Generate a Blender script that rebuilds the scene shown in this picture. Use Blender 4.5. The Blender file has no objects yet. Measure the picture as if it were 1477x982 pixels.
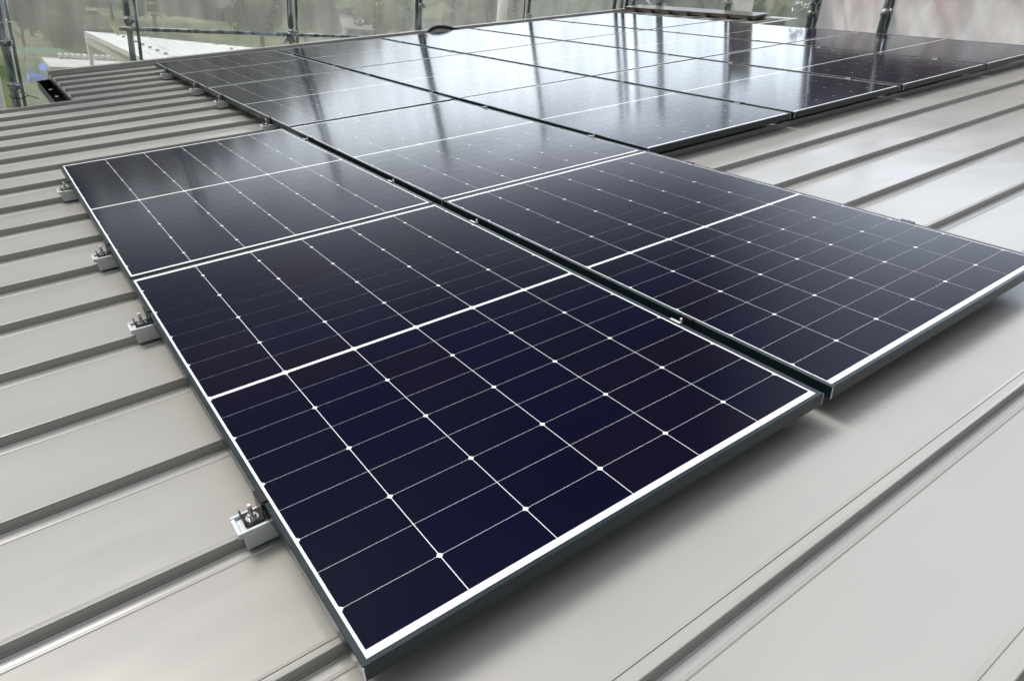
import bpy, bmesh, math, random
from mathutils import Matrix, Vector, noise

R_ = math.radians
C = bpy.context.scene
COL = C.collection
random.seed(7)

# ------------------------------------------------------------------ camera
# Roof frame: u = up the slope, v = along the roof, n = normal; panel tops at n = 0.
PITCH = R_(8.53)
M = Matrix(((math.cos(PITCH), 0, -math.sin(PITCH), 0),
            (0, 1, 0, 0),
            (math.sin(PITCH), 0, math.cos(PITCH), 0),
            (0, 0, 0, 1)))
RC = Matrix(((0.8094952, -0.5863455, -0.0302732),
             (-0.3134286, -0.3879620, -0.8667457),
             (0.4964676, 0.7111150, -0.4978308)))
CAM_P = Vector((-0.18016, -0.66424, 0.90906))
FPX = 1010.43
cam_d = bpy.data.cameras.new('camera')
cam_d.sensor_width = 36.0
cam_d.sensor_fit = 'HORIZONTAL'
cam_d.lens = FPX / 1477 * 36.0
cam_d.clip_start = 0.02
cam_d.clip_end = 4000
cam = bpy.data.objects.new('camera', cam_d)
COL.objects.link(cam)
rot = M.to_3x3() @ RC.transposed() @ Matrix.Diagonal((1, -1, -1))
cam.matrix_world = Matrix.Translation(M @ CAM_P) @ rot.to_4x4()
C.camera = cam
CAMW = M @ CAM_P

# ------------------------------------------------------------------ sky, sun, exposure
SUN_EL = R_(54)
SUN_AZ = R_(128)
SUN_DIR = Vector((math.cos(SUN_AZ) * math.cos(SUN_EL), math.sin(SUN_AZ) * math.cos(SUN_EL), math.sin(SUN_EL)))
GLOW_EL = R_(24)
GLOW = Vector((0.72 * math.cos(GLOW_EL), 0.69 * math.cos(GLOW_EL), math.sin(GLOW_EL))).normalized()
w = bpy.data.worlds.new('World')
C.world = w
w.use_nodes = True
nt = w.node_tree
nt.nodes.clear()
N = nt.nodes.new
L = nt.links.new
out = N('ShaderNodeOutputWorld')
bg = N('ShaderNodeBackground')
sky = N('ShaderNodeTexSky')
sky.sky_type = 'NISHITA'
sky.sun_disc = False
sky.sun_elevation = SUN_EL
sky.sun_rotation = math.atan2(SUN_DIR.x, SUN_DIR.y)
sky.air_density = 1.0
sky.dust_density = 4.0
hsv = N('ShaderNodeHueSaturation')
hsv.inputs['Saturation'].default_value = 0.42
tc = N('ShaderNodeTexCoord')
nz = N('ShaderNodeTexNoise')
nz.inputs['Scale'].default_value = 3.0
nz.inputs['Detail'].default_value = 5
mp = N('ShaderNodeMapping')
mp.inputs['Scale'].default_value = (1, 1, 2.5)
cr = N('ShaderNodeMapRange')
cr.inputs['From Min'].default_value = 0.3
cr.inputs['From Max'].default_value = 0.7
cr.inputs['To Min'].default_value = 0.78
cr.inputs['To Max'].default_value = 1.15
def ramp(pts):
    r = N('ShaderNodeValToRGB')
    r.color_ramp.interpolation = 'EASE'
    while len(r.color_ramp.elements) < len(pts): r.color_ramp.elements.new(0.5)
    for e, (p, v) in zip(r.color_ramp.elements, pts):
        e.position = p
        e.color = (v / 8, v / 8, v / 8, 1)
    return r
# overcast sky: brightest where the sun stands behind the cloud ahead, thick grey cloud above that, dimmer behind
FRONT = ramp([(0.0, 2.4), (0.14, 3.6), (0.20, 4.4), (0.25, 6.8), (0.285, 6.9), (0.315, 4.6), (0.345, 2.0), (0.42, 0.9), (0.55, 0.32), (0.84, 0.22), (0.95, 1.3), (1.0, 2.0)])
BACK = ramp([(0.0, 0.12), (0.3, 0.2), (0.55, 0.30), (0.80, 0.7), (0.93, 1.5), (1.0, 2.0)])
SIDE = ramp([(0.0, 2.0), (0.16, 4.0), (0.24, 6.8), (0.33, 5.6), (0.42, 4.2), (0.52, 2.6), (0.66, 2.8), (0.86, 3.8), (1.0, 2.4)])
dot2 = N('ShaderNodeVectorMath')
dot2.operation = 'DOT_PRODUCT'
dot2.inputs[1].default_value = (math.cos(R_(10)), math.sin(R_(10)), 0.0)
nrm = N('ShaderNodeVectorMath')
nrm.operation = 'MULTIPLY'
nrm.inputs[1].default_value = (1, 1, 0)
nr2 = N('ShaderNodeVectorMath')
nr2.operation = 'NORMALIZE'
gl2 = N('ShaderNodeMapRange')
gl2.interpolation_type = 'SMOOTHSTEP'
gl2.inputs['From Min'].default_value = 0.84
gl2.inputs['From Max'].default_value = 0.985
fb2 = N('ShaderNodeMix')
fb2.data_type = 'RGBA'
sep = N('ShaderNodeSeparateXYZ')
dot = N('ShaderNodeVectorMath')
dot.operation = 'DOT_PRODUCT'
dot.inputs[1].default_value = (0.78, 0.626, 0.0)
gl = N('ShaderNodeMapRange')
gl.interpolation_type = 'SMOOTHSTEP'
gl.inputs['From Min'].default_value = 0.50
gl.inputs['From Max'].default_value = 0.99
fb = N('ShaderNodeMix')
fb.data_type = 'RGBA'
x8 = N('ShaderNodeVectorMath')
x8.operation = 'SCALE'
x8.inputs['Scale'].default_value = 8.0
vm = N('ShaderNodeVectorMath')
vm.operation = 'SCALE'
vm2 = N('ShaderNodeVectorMath')
vm2.operation = 'MULTIPLY'
L(sky.outputs[0], hsv.inputs['Color'])
L(tc.outputs['Generated'], mp.inputs['Vector'])
L(mp.outputs[0], nz.inputs['Vector'])
L(nz.outputs['Fac'], cr.inputs['Value'])
L(tc.outputs['Generated'], dot.inputs[0])
L(tc.outputs['Generated'], sep.inputs[0])
L(dot.outputs['Value'], gl.inputs['Value'])
L(sep.outputs['Z'], FRONT.inputs['Fac'])
L(sep.outputs['Z'], BACK.inputs['Fac'])
L(gl.outputs[0], fb.inputs['Factor'])
L(BACK.outputs[0], fb.inputs['A'])
L(FRONT.outputs[0], fb.inputs['B'])
L(tc.outputs['Generated'], nrm.inputs[0])
L(nrm.outputs[0], nr2.inputs[0])
L(nr2.outputs[0], dot2.inputs[0])
L(dot2.outputs['Value'], gl2.inputs['Value'])
L(sep.outputs['Z'], SIDE.inputs['Fac'])
L(gl2.outputs[0], fb2.inputs['Factor'])
L(fb.outputs['Result'], fb2.inputs['A'])
L(SIDE.outputs[0], fb2.inputs['B'])
L(fb2.outputs['Result'], x8.inputs[0])
L(hsv.outputs[0], vm.inputs[0])
L(cr.outputs[0], vm.inputs['Scale'])
L(vm.outputs[0], vm2.inputs[0])
L(x8.outputs[0], vm2.inputs[1])
L(vm2.outputs[0], bg.inputs['Color'])
bg.inputs['Strength'].default_value = 0.15
L(bg.outputs[0], out.inputs['Surface'])

sd = bpy.data.lights.new('sun', 'SUN')
sd.energy = 1.25
sd.angle = R_(20)
sd.color = (1, 0.985, 0.95)
sun = bpy.data.objects.new('sun', sd)
COL.objects.link(sun)
sun.rotation_euler = (-SUN_DIR).to_track_quat('-Z', 'Y').to_euler()

C.view_settings.view_transform = 'Standard'
C.view_settings.look = 'None'
C.view_settings.gamma = 1
C.view_settings.exposure = 0.60

# ------------------------------------------------------------------ helpers
def tag(o, label=None, cat=None, group=None, kind=None):
    if label: o['label'] = label
    if cat: o['category'] = cat
    if group: o['group'] = group
    if kind: o['kind'] = kind
    return o

def link_mesh(name, bm, mat, parent=None, smooth=False, mw=None):
    me = bpy.data.meshes.new(name)
    bm.normal_update()
    bm.to_mesh(me)
    bm.free()
    for m in (mat if isinstance(mat, (list, tuple)) else [mat]):
        me.materials.append(m)
    if smooth:
        for p in me.polygons: p.use_smooth = True
    o = bpy.data.objects.new(name, me)
    COL.objects.link(o)
    if parent: o.parent = parent
    if mw is not None: o.matrix_world = mw
    return o

def empty(name, mw):
    o = bpy.data.objects.new(name, None)
    o.empty_display_size = 0.1
    COL.objects.link(o)
    o.matrix_world = mw
    return o

def copy_tree(o, mw=None, parent=None):
    c = o.copy()
    COL.objects.link(c)
    if parent: c.parent = parent
    if mw is not None: c.matrix_world = mw
    for ch in o.children:
        copy_tree(ch, None, c)
    return c

def box(bm, x0, x1, y0, y1, z0, z1, bev=0.0, mi=0):
    r = bmesh.ops.create_cube(bm, size=1)
    vs = r['verts']
    for v in vs:
        v.co = Vector(((x0 + x1) / 2 + v.co.x * (x1 - x0), (y0 + y1) / 2 + v.co.y * (y1 - y0), (z0 + z1) / 2 + v.co.z * (z1 - z0)))
    fs = {f for v in vs for f in v.link_faces}
    for f in fs: f.material_index = mi
    if bev:
        es = list({e for v in vs for e in v.link_edges})
        bmesh.ops.bevel(bm, geom=es, offset=bev, segments=1, affect='EDGES')

def tube(bm, pts, r, seg=12, caps=True):
    pts = [Vector(p) for p in pts]
    rings = []
    prev = None
    for i, p in enumerate(pts):
        t = (pts[min(i + 1, len(pts) - 1)] - pts[max(i - 1, 0)]).normalized()
        if prev is None:
            a = t.orthogonal().normalized()
        else:
            a = (prev - t * prev.dot(t)).normalized()
        prev = a
        b = t.cross(a)
        rr = r[i] if isinstance(r, (list, tuple)) else r
        rings.append([bm.verts.new(p + (a * math.cos(k * 2 * math.pi / seg) + b * math.sin(k * 2 * math.pi / seg)) * rr) for k in range(seg)])
    for i in range(len(rings) - 1):
        for k in range(seg):
            f = bm.faces.new((rings[i][k], rings[i][(k + 1) % seg], rings[i + 1][(k + 1) % seg], rings[i + 1][k]))
            f.smooth = True
    if caps:
        bm.faces.new(rings[0][::-1])
        bm.faces.new(rings[-1])

def extrude_profile(bm, prof, x0, x1, closed=False, nseg=1):
    """prof: list of (y,z); extruded along x."""
    rows = []
    for s in range(nseg + 1):
        x = x0 + (x1 - x0) * s / nseg
        rows.append([bm.verts.new((x, y, z)) for y, z in prof])
    n = len(prof)
    for s in range(nseg):
        for i in range(n if closed else n - 1):
            j = (i + 1) % n
            bm.faces.new((rows[s][i], rows[s + 1][i], rows[s + 1][j], rows[s][j]))
    if closed:
        bm.faces.new(rows[0])
        bm.faces.new(rows[-1][::-1])

# ------------------------------------------------------------------ materials
def mat(name, col, rough=0.5, metal=0.0, spec=0.5, ior=None):
    m = bpy.data.materials.new(name)
    m.use_nodes = True
    b = m.node_tree.nodes['Principled BSDF']
    b.inputs['Base Color'].default_value = (*col, 1)
    b.inputs['Roughness'].default_value = rough
    b.inputs['Metallic'].default_value = metal
    b.inputs['Specular IOR Level'].default_value = spec
    if ior: b.inputs['IOR'].default_value = ior
    return m

def noisy(m, c1, c2, scale=5, detail=4, lo=0.35, hi=0.65, mapscale=(1, 1, 1), bump=0.0, bscale=None, bdist=0.01, coord='Object', rvar=None):
    t = m.node_tree
    b = t.nodes['Principled BSDF']
    tc = t.nodes.new('ShaderNodeTexCoord')
    mp = t.nodes.new('ShaderNodeMapping')
    mp.inputs['Scale'].default_value = mapscale
    n = t.nodes.new('ShaderNodeTexNoise')
    n.inputs['Scale'].default_value = scale
    n.inputs['Detail'].default_value = detail
    r = t.nodes.new('ShaderNodeValToRGB')
    r.color_ramp.elements[0].position = lo
    r.color_ramp.elements[0].color = (*c1, 1)
    r.color_ramp.elements[1].position = hi
    r.color_ramp.elements[1].color = (*c2, 1)
    t.links.new(tc.outputs[coord], mp.inputs['Vector'])
    t.links.new(mp.outputs[0], n.inputs['Vector'])
    t.links.new(n.outputs['Fac'], r.inputs['Fac'])
    t.links.new(r.outputs[0], b.inputs['Base Color'])
    if rvar:
        q = t.nodes.new('ShaderNodeMapRange')
        q.inputs['From Min'].default_value = 0.3
        q.inputs['From Max'].default_value = 0.7
        q.inputs['To Min'].default_value = rvar[0]
        q.inputs['To Max'].default_value = rvar[1]
        t.links.new(n.outputs['Fac'], q.inputs['Value'])
        t.links.new(q.outputs[0], b.inputs['Roughness'])
    if bump:
        n2 = t.nodes.new('ShaderNodeTexNoise')
        n2.inputs['Scale'].default_value = bscale or scale
        n2.inputs['Detail'].default_value = 2
        t.links.new(mp.outputs[0], n2.inputs['Vector'])
        bp = t.nodes.new('ShaderNodeBump')
        bp.inputs['Strength'].default_value = bump
        bp.inputs['Distance'].default_value = bdist
        t.links.new(n2.outputs['Fac'], bp.inputs['Height'])
        t.links.new(bp.outputs[0], b.inputs['Normal'])
    return m

ROOF = noisy(mat('taupe_coated_steel', (0.37, 0.36, 0.34), 0.3, 0.07, 0.55), (0.338, 0.331, 0.302), (0.374, 0.367, 0.338), lo=0.2, hi=0.8,
             scale=1.6, detail=5, mapscale=(0.8, 1.7, 1), bump=0.6, bscale=2.2, bdist=0.012, rvar=(0.20, 0.28))
# dust film, faint water runs down the slope and a few scuffs on the roof sheets
def weather(m):
    t = m.node_tree
    b = t.nodes['Principled BSDF']
    src = b.inputs['Base Color'].links[0].from_socket
    tc = t.nodes.new('ShaderNodeTexCoord')
    last = src
    for sc, ms, lo, hi, fac, col in ((1.0, (0.6, 26, 1), 0.50, 0.80, 0.14, (0.26, 0.25, 0.225)), (2.5, (1, 1, 1), 0.45, 0.85, 0.14, (0.44, 0.43, 0.40)), (70.0, (1, 1, 1), 0.70, 0.75, 0.30, (0.22, 0.20, 0.175))):
        mp = t.nodes.new('ShaderNodeMapping')
        mp.inputs['Scale'].default_value = ms
        mp.inputs['Rotation'].default_value = (0, 0, 0)
        n = t.nodes.new('ShaderNodeTexNoise')
        n.inputs['Scale'].default_value = sc
        n.inputs['Detail'].default_value = 4
        r = t.nodes.new('ShaderNodeMapRange')
        r.inputs['From Min'].default_value = lo
        r.inputs['From Max'].default_value = hi
        r.inputs['To Max'].default_value = fac
        mx = t.nodes.new('ShaderNodeMix')
        mx.data_type = 'RGBA'
        mx.inputs['B'].default_value = (*col, 1)
        t.links.new(tc.outputs['Object'], mp.inputs['Vector'])
        t.links.new(mp.outputs[0], n.inputs['Vector'])
        t.links.new(n.outputs['Fac'], r.inputs['Value'])
        t.links.new(r.outputs[0], mx.inputs['Factor'])
        t.links.new(last, mx.inputs['A'])
        last = mx.outputs['Result']
    t.links.new(last, b.inputs['Base Color'])
weather(ROOF)
SEAM = noisy(mat('taupe_seam_steel', (0.35, 0.34, 0.32), 0.3, 0.30, 0.6), (0.29, 0.288, 0.272), (0.33, 0.328, 0.312), lo=0.2, hi=0.8, scale=3, rvar=(0.2, 0.28))
TRIM = noisy(mat('pale_trim_steel', (0.4, 0.39, 0.37), 0.35), (0.38, 0.37, 0.35), (0.43, 0.42, 0.4), scale=4)
BROWN = noisy(mat('brown_vent_steel', (0.16, 0.145, 0.125), 0.35), (0.10, 0.088, 0.074), (0.13, 0.115, 0.098), scale=6)
BLACK = mat('black_gutter_plastic', (0.008, 0.008, 0.01), 0.28)
FOAM = mat('black_foam', (0.01, 0.01, 0.01), 0.8)
FRAME = noisy(mat('black_anodised_aluminium', (0.015, 0.025, 0.03), 0.28, 0.0, 0.38), (0.006, 0.015, 0.019), (0.009, 0.020, 0.025), scale=20, rvar=(0.26, 0.36))
RAW = mat('cut_aluminium_edge', (0.75, 0.77, 0.76), 0.35, 0.4)
SHEET_W = mat('white_backsheet', (0.82, 0.84, 0.84), 0.115, 0, 0.5, 1.21)
ALU = noisy(mat('milled_aluminium', (0.62, 0.64, 0.64), 0.34, 0.12), (0.60, 0.63, 0.64), (0.68, 0.71, 0.72), scale=30, rvar=(0.3, 0.5))
STEEL = mat('stainless_bolt', (0.6, 0.6, 0.6), 0.25, 1.0)
TIP = mat('pink_white_bolt_tip', (0.75, 0.58, 0.56), 0.5)
BLKMETAL = mat('black_clip_steel', (0.012, 0.013, 0.015), 0.35, 0.3)
PIPE = noisy(mat('galvanised_pipe', (0.3, 0.33, 0.33), 0.45, 0.6), (0.10, 0.13, 0.13), (0.42, 0.46, 0.46), scale=14, detail=6, lo=0.38, hi=0.62, mapscale=(1, 1, 0.35))
COUPLER = noisy(mat('worn_coupler_steel', (0.3, 0.3, 0.3), 0.5, 0.5), (0.10, 0.11, 0.11), (0.55, 0.57, 0.56), scale=25, detail=4)
RUBBER = mat('black_corrugated_hose', (0.012, 0.012, 0.013), 0.45)
ROPE = mat('white_tie', (0.75, 0.75, 0.72), 0.7)

# solar cell: near black blue with small cell to cell hue changes and fine busbars
CELL = bpy.data.materials.new('monocrystalline_cell')
CELL.use_nodes = True
t = CELL.node_tree
b = t.nodes['Principled BSDF']
b.inputs['Roughness'].default_value = 0.115
b.inputs['IOR'].default_value = 1.21
tc2 = t.nodes.new('ShaderNodeTexCoord')
oi = t.nodes.new('ShaderNodeObjectInfo')
add = t.nodes.new('ShaderNodeVectorMath'); add.operation = 'ADD'
sn = t.nodes.new('ShaderNodeVectorMath'); sn.operation = 'SNAP'
sn.inputs[1].default_value = (0.1838, 0.184, 1)
sub = t.nodes.new('ShaderNodeVectorMath'); sub.operation = 'SUBTRACT'
sub.inputs[1].default_value = (0.016, 0.037, 0)
wn = t.nodes.new('ShaderNodeTexWhiteNoise')
cramp = t.nodes.new('ShaderNodeValToRGB')
cramp.color_ramp.elements[0].color = (0.0004, 0.0009, 0.0100, 1)
cramp.color_ramp.elements[1].color = (0.0022, 0.0013, 0.0088, 1)
e = cramp.color_ramp.elements.new(0.5)
e.color = (0.0005, 0.0009, 0.0130, 1)
cx = t.nodes.new('ShaderNodeCombineXYZ')
t.links.new(oi.outputs['Random'], cx.inputs[2])
t.links.new(tc2.outputs['Object'], sub.inputs[0])
t.links.new(sub.outputs[0], sn.inputs[0])
t.links.new(sn.outputs[0], add.inputs[0])
t.links.new(cx.outputs[0], add.inputs[1])
t.links.new(add.outputs[0], wn.inputs['Vector'])
t.links.new(wn.outputs['Value'], cramp.inputs['Fac'])
t.links.new(cramp.outputs[0], b.inputs['Base Color'])

# translucent scaffold sheets
def sheet_mat(name, col, opaq_lo, opaq_hi, transl=0.5, scale=1.2, stretch=(4, 4, 0.9), tint=(0.93, 0.95, 0.93), col2=None):
    m = bpy.data.materials.new(name)
    m.use_nodes = True
    t = m.node_tree
    t.nodes.clear()
    o = t.nodes.new('ShaderNodeOutputMaterial')
    tr = t.nodes.new('ShaderNodeBsdfTransparent')
    tr.inputs[0].default_value = (*tint, 1)
    di = t.nodes.new('ShaderNodeBsdfDiffuse')
    tl = t.nodes.new('ShaderNodeBsdfTranslucent')
    tc = t.nodes.new('ShaderNodeTexCoord')
    n = t.nodes.new('ShaderNodeTexNoise')
    n.inputs['Scale'].default_value = scale
    n.inputs['Detail'].default_value = 3
    mp = t.nodes.new('ShaderNodeMapping')
    mp.inputs['Scale'].default_value = stretch
    mr = t.nodes.new('ShaderNodeMapRange')
    mr.inputs['From Min'].default_value = 0.3
    mr.inputs['From Max'].default_value = 0.7
    mr.inputs['To Min'].default_value = opaq_lo
    mr.inputs['To Max'].default_value = opaq_hi
    n2 = t.nodes.new('ShaderNodeTexNoise')
    n2.inputs['Scale'].default_value = 1.1
    n2.inputs['Detail'].default_value = 3
    rp = t.nodes.new('ShaderNodeValToRGB')
    rp.color_ramp.elements[0].position = 0.35
    rp.color_ramp.elements[1].position = 0.65
    rp.color_ramp.elements[0].color = (*(col2 or [c * 0.86 for c in col]), 1)
    rp.color_ramp.elements[1].color = (*col, 1)
    t.links.new(mp.outputs[0] if col2 else tc.outputs['Object'], n2.inputs['Vector'])
    t.links.new(n2.outputs['Fac'], rp.inputs['Fac'])
    for s in (di, tl): t.links.new(rp.outputs[0], s.inputs['Color'])
    m1 = t.nodes.new('ShaderNodeMixShader')
    m1.inputs[0].default_value = transl
    m2 = t.nodes.new('ShaderNodeMixShader')
    t.links.new(tc.outputs['Object'], mp.inputs['Vector'])
    t.links.new(mp.outputs[0], n.inputs['Vector'])
    t.links.new(n.outputs['Fac'], mr.inputs['Value'])
    t.links.new(mr.outputs[0], m2.inputs[0])
    t.links.new(di.outputs[0], m1.inputs[1])
    t.links.new(tl.outputs[0], m1.inputs[2])
    t.links.new(tr.outputs[0], m2.inputs[1])
    t.links.new(m1.outputs[0], m2.inputs[2])
    t.links.new(m2.outputs[0], o.inputs['Surface'])
    return m

CLEAR = sheet_mat('hazy_clear_sheet', (0.74, 0.75, 0.68), 0.27, 0.46, transl=0.7)
MILKY = sheet_mat('milky_sheet', (0.62, 0.64, 0.60), 0.38, 0.56, transl=0.75)
WHITE_S = sheet_mat('opaque_white_sheet', (0.90, 0.89, 0.87), 0.94, 0.99, transl=0.35, scale=0.8, col2=(0.70, 0.61, 0.59), stretch=(3.5, 3.5, 1.6))  # darker pinkish streaks also put the shade of the folds into the colour
BROWN_S = sheet_mat('unseen_brown_sheet', (0.16, 0.135, 0.12), 0.97, 1.0, transl=0.25)  # for sheets out of view, added for their dark reflection in the panels

# ------------------------------------------------------------------ ground and hills
GZ = CAMW.z - 6.6
def terrain_z(x, y):
    dx, dy = x - CAMW.x, y - CAMW.y
    d = math.hypot(dx, dy)
    az = math.atan2(dy, dx)
    q = max(0.0, min(1.0, (az - R_(58)) / R_(20)))
    crest = 7.0 + 7.4 * q * q * (3 - 2 * q) + 0.5 * math.sin(az * 7 + 2.0)
    s = max(0.0, min(1.0, (d - 150) / 270))
    s = s * s * (3 - 2 * s) * 0.55 + s * 0.45
    hz = s * (420 * math.tan(R_(crest)) + 6.6)
    if d > 420: hz -= (d - 420) * 0.12
    hz += noise.noise(Vector((x * 0.012, y * 0.012, 0))) * min(8, d * 0.03) * min(1, max(0, (d - 60) / 60))
    return GZ + hz

bm = bmesh.new()
rad = [0.5, 8, 16, 25, 35, 48, 60, 75, 90, 105, 120, 140, 160, 185, 210, 240, 270, 300, 330, 360, 390, 420, 450, 500, 600, 800, 1200]
NA = 180
rows = []
for r in rad:
    rows.append([bm.verts.new((CAMW.x + r * math.cos(2 * math.pi * k / NA), CAMW.y + r * math.sin(2 * math.pi * k / NA),
                               terrain_z(CAMW.x + r * math.cos(2 * math.pi * k / NA), CAMW.y + r * math.sin(2 * math.pi * k / NA)))) for k in range(NA)])
for i in range(len(rows) - 1):
    for k in range(NA):
        bm.faces.new((rows[i][k], rows[i + 1][k], rows[i + 1][(k + 1) % NA], rows[i][(k + 1) % NA]))
bm.faces.new(rows[0])
GROUND = noisy(mat('grass_and_soil', (0.1, 0.11, 0.05), 0.9, 0, 0.1), (0.045, 0.075, 0.022), (0.20, 0.185, 0.10), scale=0.09, detail=9, lo=0.36, hi=0.66)
g = link_mesh('ground', bm, GROUND, smooth=True)
tag(g, 'grassy valley floor rising into wooded hills behind the sheeting', None, None, 'structure')

def at(px, py, dist):
    """world point on the sight line of a photo pixel at a given horizontal distance"""
    d = Vector(((px - 738.5) / FPX, (py - 491) / FPX, 1))
    d = M.to_3x3() @ (RC.transposed() @ d)
    s = dist / math.hypot(d.x, d.y)
    return CAMW + d * s

# ------------------------------------------------------------------ the house: its metal roof
H = 0.090            # pan level below the panel tops
PITCH_S = 0.333
V_FOOT0 = 0.437
U_EAVE, U_NOTCH, U_TOP = -2.4, 0.357, 8.18
V_FRONT, V_NOTCH, V_GABLE = -2.6, 5.935, 7.74
U_TOP2, V_STEP = 7.20, 4.95      # the ridge steps back towards the camera side
house = empty('house', M @ Matrix.Translation((3.0, 2.5, -H)))
tag(house, 'house with a low pitched taupe standing seam metal roof carrying all the solar panels', 'house')
HM = Matrix.Translation((-3.0, -2.5, 0))      # children are modelled in u, v with n = 0 at the pans

def hpart(name, bm, mat, smooth=False):
    o = link_mesh(name, bm, mat, house, smooth)
    o.matrix_parent_inverse = Matrix.Identity(4)
    o.matrix_local = HM
    return o

def pan_grid(bm, u0, u1, v0, v1, nu, nv):
    g_ = [[bm.verts.new((u0 + (u1 - u0) * i / nu, v0 + (v1 - v0) * j / nv, 0)) for j in range(nv + 1)] for i in range(nu + 1)]
    for i in range(nu):
        for j in range(nv):
            bm.faces.new((g_[i][j], g_[i + 1][j], g_[i + 1][j + 1], g_[i][j + 1]))
bm = bmesh.new()
pan_grid(bm, U_EAVE, U_TOP2, V_FRONT, V_STEP, 8, 8)
pan_grid(bm, U_EAVE, U_TOP, V_STEP, V_NOTCH, 8, 2)
pan_grid(bm, U_NOTCH, U_TOP, V_NOTCH, V_GABLE, 8, 2)
hpart('roof_pan', bm, ROOF)

PROF = [(-0.0300, 0.0002), (-0.0288, 0.0012), (-0.0275, 0.0020), (-0.0260, 0.0024), (-0.0245, 0.0023), (-0.0230, 0.0017), (-0.0215, 0.0007),
        (-0.0205, 0.0004), (-0.0056, 0.0022), (-0.0048, 0.0040), (-0.0036, 0.0048), (-0.0022, 0.0046), (-0.0010, 0.0034), (0.0002, 0.0034), (0.0008, 0.0105), (0.0022, 0.0104), (0.0022, 0.0262), (0.0030, 0.0286), (0.0044, 0.0291), (0.0108, 0.0278), (0.0114, 0.0268),
        (0.0112, 0.0046), (0.0130, 0.0038), (0.0370, 0.0030), (0.0372, 0.0002), (0.0392, 0.0002), (0.0393, 0.0028), (0.0480, 0.0002)]
SMOOTH_ROWS = set(range(0, 6)) | set(range(8, 13))
for k in range(-9, 22):
    vf = V_FOOT0 + PITCH_S * k
    u0 = U_EAVE if vf < V_NOTCH - 0.02 else U_NOTCH
    bm = bmesh.new()
    extrude_profile(bm, [(vf + y, z) for y, z in PROF], u0 + 0.004, (U_TOP if vf > V_STEP + 0.01 else U_TOP2) - 0.004)
    bm.faces.ensure_lookup_table()
    for q in SMOOTH_ROWS: bm.faces[q].smooth = True
    # folded-down end
    box(bm, u0 - 0.004, u0 + 0.004, vf + 0.0, vf + 0.0115, 0.001, 0.0262)
    hpart('standing_seam', bm, ROOF)
# verge trims, notch edge, eave fold, walls
bm = bmesh.new()
box(bm, U_NOTCH, U_TOP, V_GABLE - 0.05, V_GABLE + 0.02, -0.16, 0.030, 0.003)
hpart('verge_trim', bm, TRIM)
bm = bmesh.new()
box(bm, U_EAVE, U_NOTCH - 0.004, V_NOTCH - 0.045, V_NOTCH + 0.012, -0.13, 0.006, 0.002)
hpart('verge_trim', bm, TRIM)
bm = bmesh.new()
box(bm, U_NOTCH - 0.012, U_NOTCH - 0.002, V_NOTCH + 0.02, V_GABLE - 0.06, -0.035, 0.0025)
hpart('eave_flashing', bm, SEAM)
WALL = noisy(mat('grey_siding', (0.35, 0.34, 0.32), 0.7), (0.33, 0.32, 0.30), (0.38, 0.37, 0.35), scale=2)
bm = bmesh.new()
box(bm, U_EAVE + 0.5, U_TOP2 - 0.25, V_FRONT + 0.4, V_NOTCH - 0.35, -7.5, -0.012)
box(bm, U_NOTCH + 0.45, U_TOP2 - 0.252, V_NOTCH - 0.352, V_GABLE - 0.4, -7.5, -0.013)
hpart('wall', bm, WALL)
# gutter under the far eave
bm = bmesh.new()
gp = [(-0.012, -0.045), (-0.012, -0.16), (-0.055, -0.185), (-0.105, -0.175), (-0.132, -0.12), (-0.136, -0.052), (-0.142, -0.050),
      (-0.150, -0.052), (-0.149, -0.125), (-0.115, -0.19), (-0.055, -0.203), (-0.002, -0.175), (-0.002, -0.045)]
a, bq = [], []
for (x, z) in gp:
    a.append(bm.verts.new((U_NOTCH + x * 0.78, V_NOTCH + 0.02, z)))
    bq.append(bm.verts.new((U_NOTCH + x * 0.78, V_GABLE - 0.02, z)))
n = len(gp)
for i in range(n):
    j = (i + 1) % n
    bm.faces.new((a[i], bq[i], bq[j], a[j]))
for ring, yy in ((a, 0), (bq, 1)):
    f = bm.faces.new([ring[i] for i in range(7, 13)] + [ring[0]] if False else [ring[7], ring[8], ring[9], ring[10], ring[11], ring[12]])
bmesh.ops.recalc_face_normals(bm, faces=bm.faces)
hpart('gutter', bm, BLACK)
for vv in (6.22, 6.67, 7.12):
    bm = bmesh.new()
    box(bm, U_NOTCH - 0.075, U_NOTCH - 0.048, vv, vv + 0.05, -0.066, -0.058, 0.001)
    hpart('gutter_hanger', bm, STEEL)
# ridge trim + vent box with foam closures on the seams
bm = bmesh.new()
box(bm, U_TOP - 0.10, U_TOP + 0.02, V_STEP - 0.02, V_GABLE + 0.021, -0.12, 0.034, 0.003)
hpart('ridge_trim', bm, TRIM)
bm = bmesh.new()
box(bm, U_TOP2 + 0.02, U_TOP - 0.101, V_STEP - 0.021, V_STEP + 0.03, -0.12, 0.033, 0.003)
hpart('verge_trim', bm, TRIM)
bm = bmesh.new()
box(bm, U_TOP2 - 0.08, U_TOP2 + 0.02, V_FRONT, V_STEP - 0.022, -0.12, 0.034, 0.003)
hpart('ridge_trim', bm, TRIM)
VV0, VV1 = 5.35, 7.66
bm = bmesh.new()
prof = [(7.885, 0.020), (7.875, 0.056), (7.872, 0.062), (8.20, 0.070), (8.21, 0.036), (8.10, 0.0365), (7.95, 0.0365)]
a = [bm.verts.new((x, VV0, z)) for x, z in prof]
bq = [bm.verts.new((x, VV1, z)) for x, z in prof]
for i in range(len(prof)):
    j = (i + 1) % len(prof)
    bm.faces.new((a[i], bq[i], bq[j], a[j]))
bm.faces.new(a[::-1]); bm.faces.new(bq)
bmesh.ops.recalc_face_normals(bm, faces=bm.faces)
vent = hpart('ridge_vent', bm, BROWN)
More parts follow.
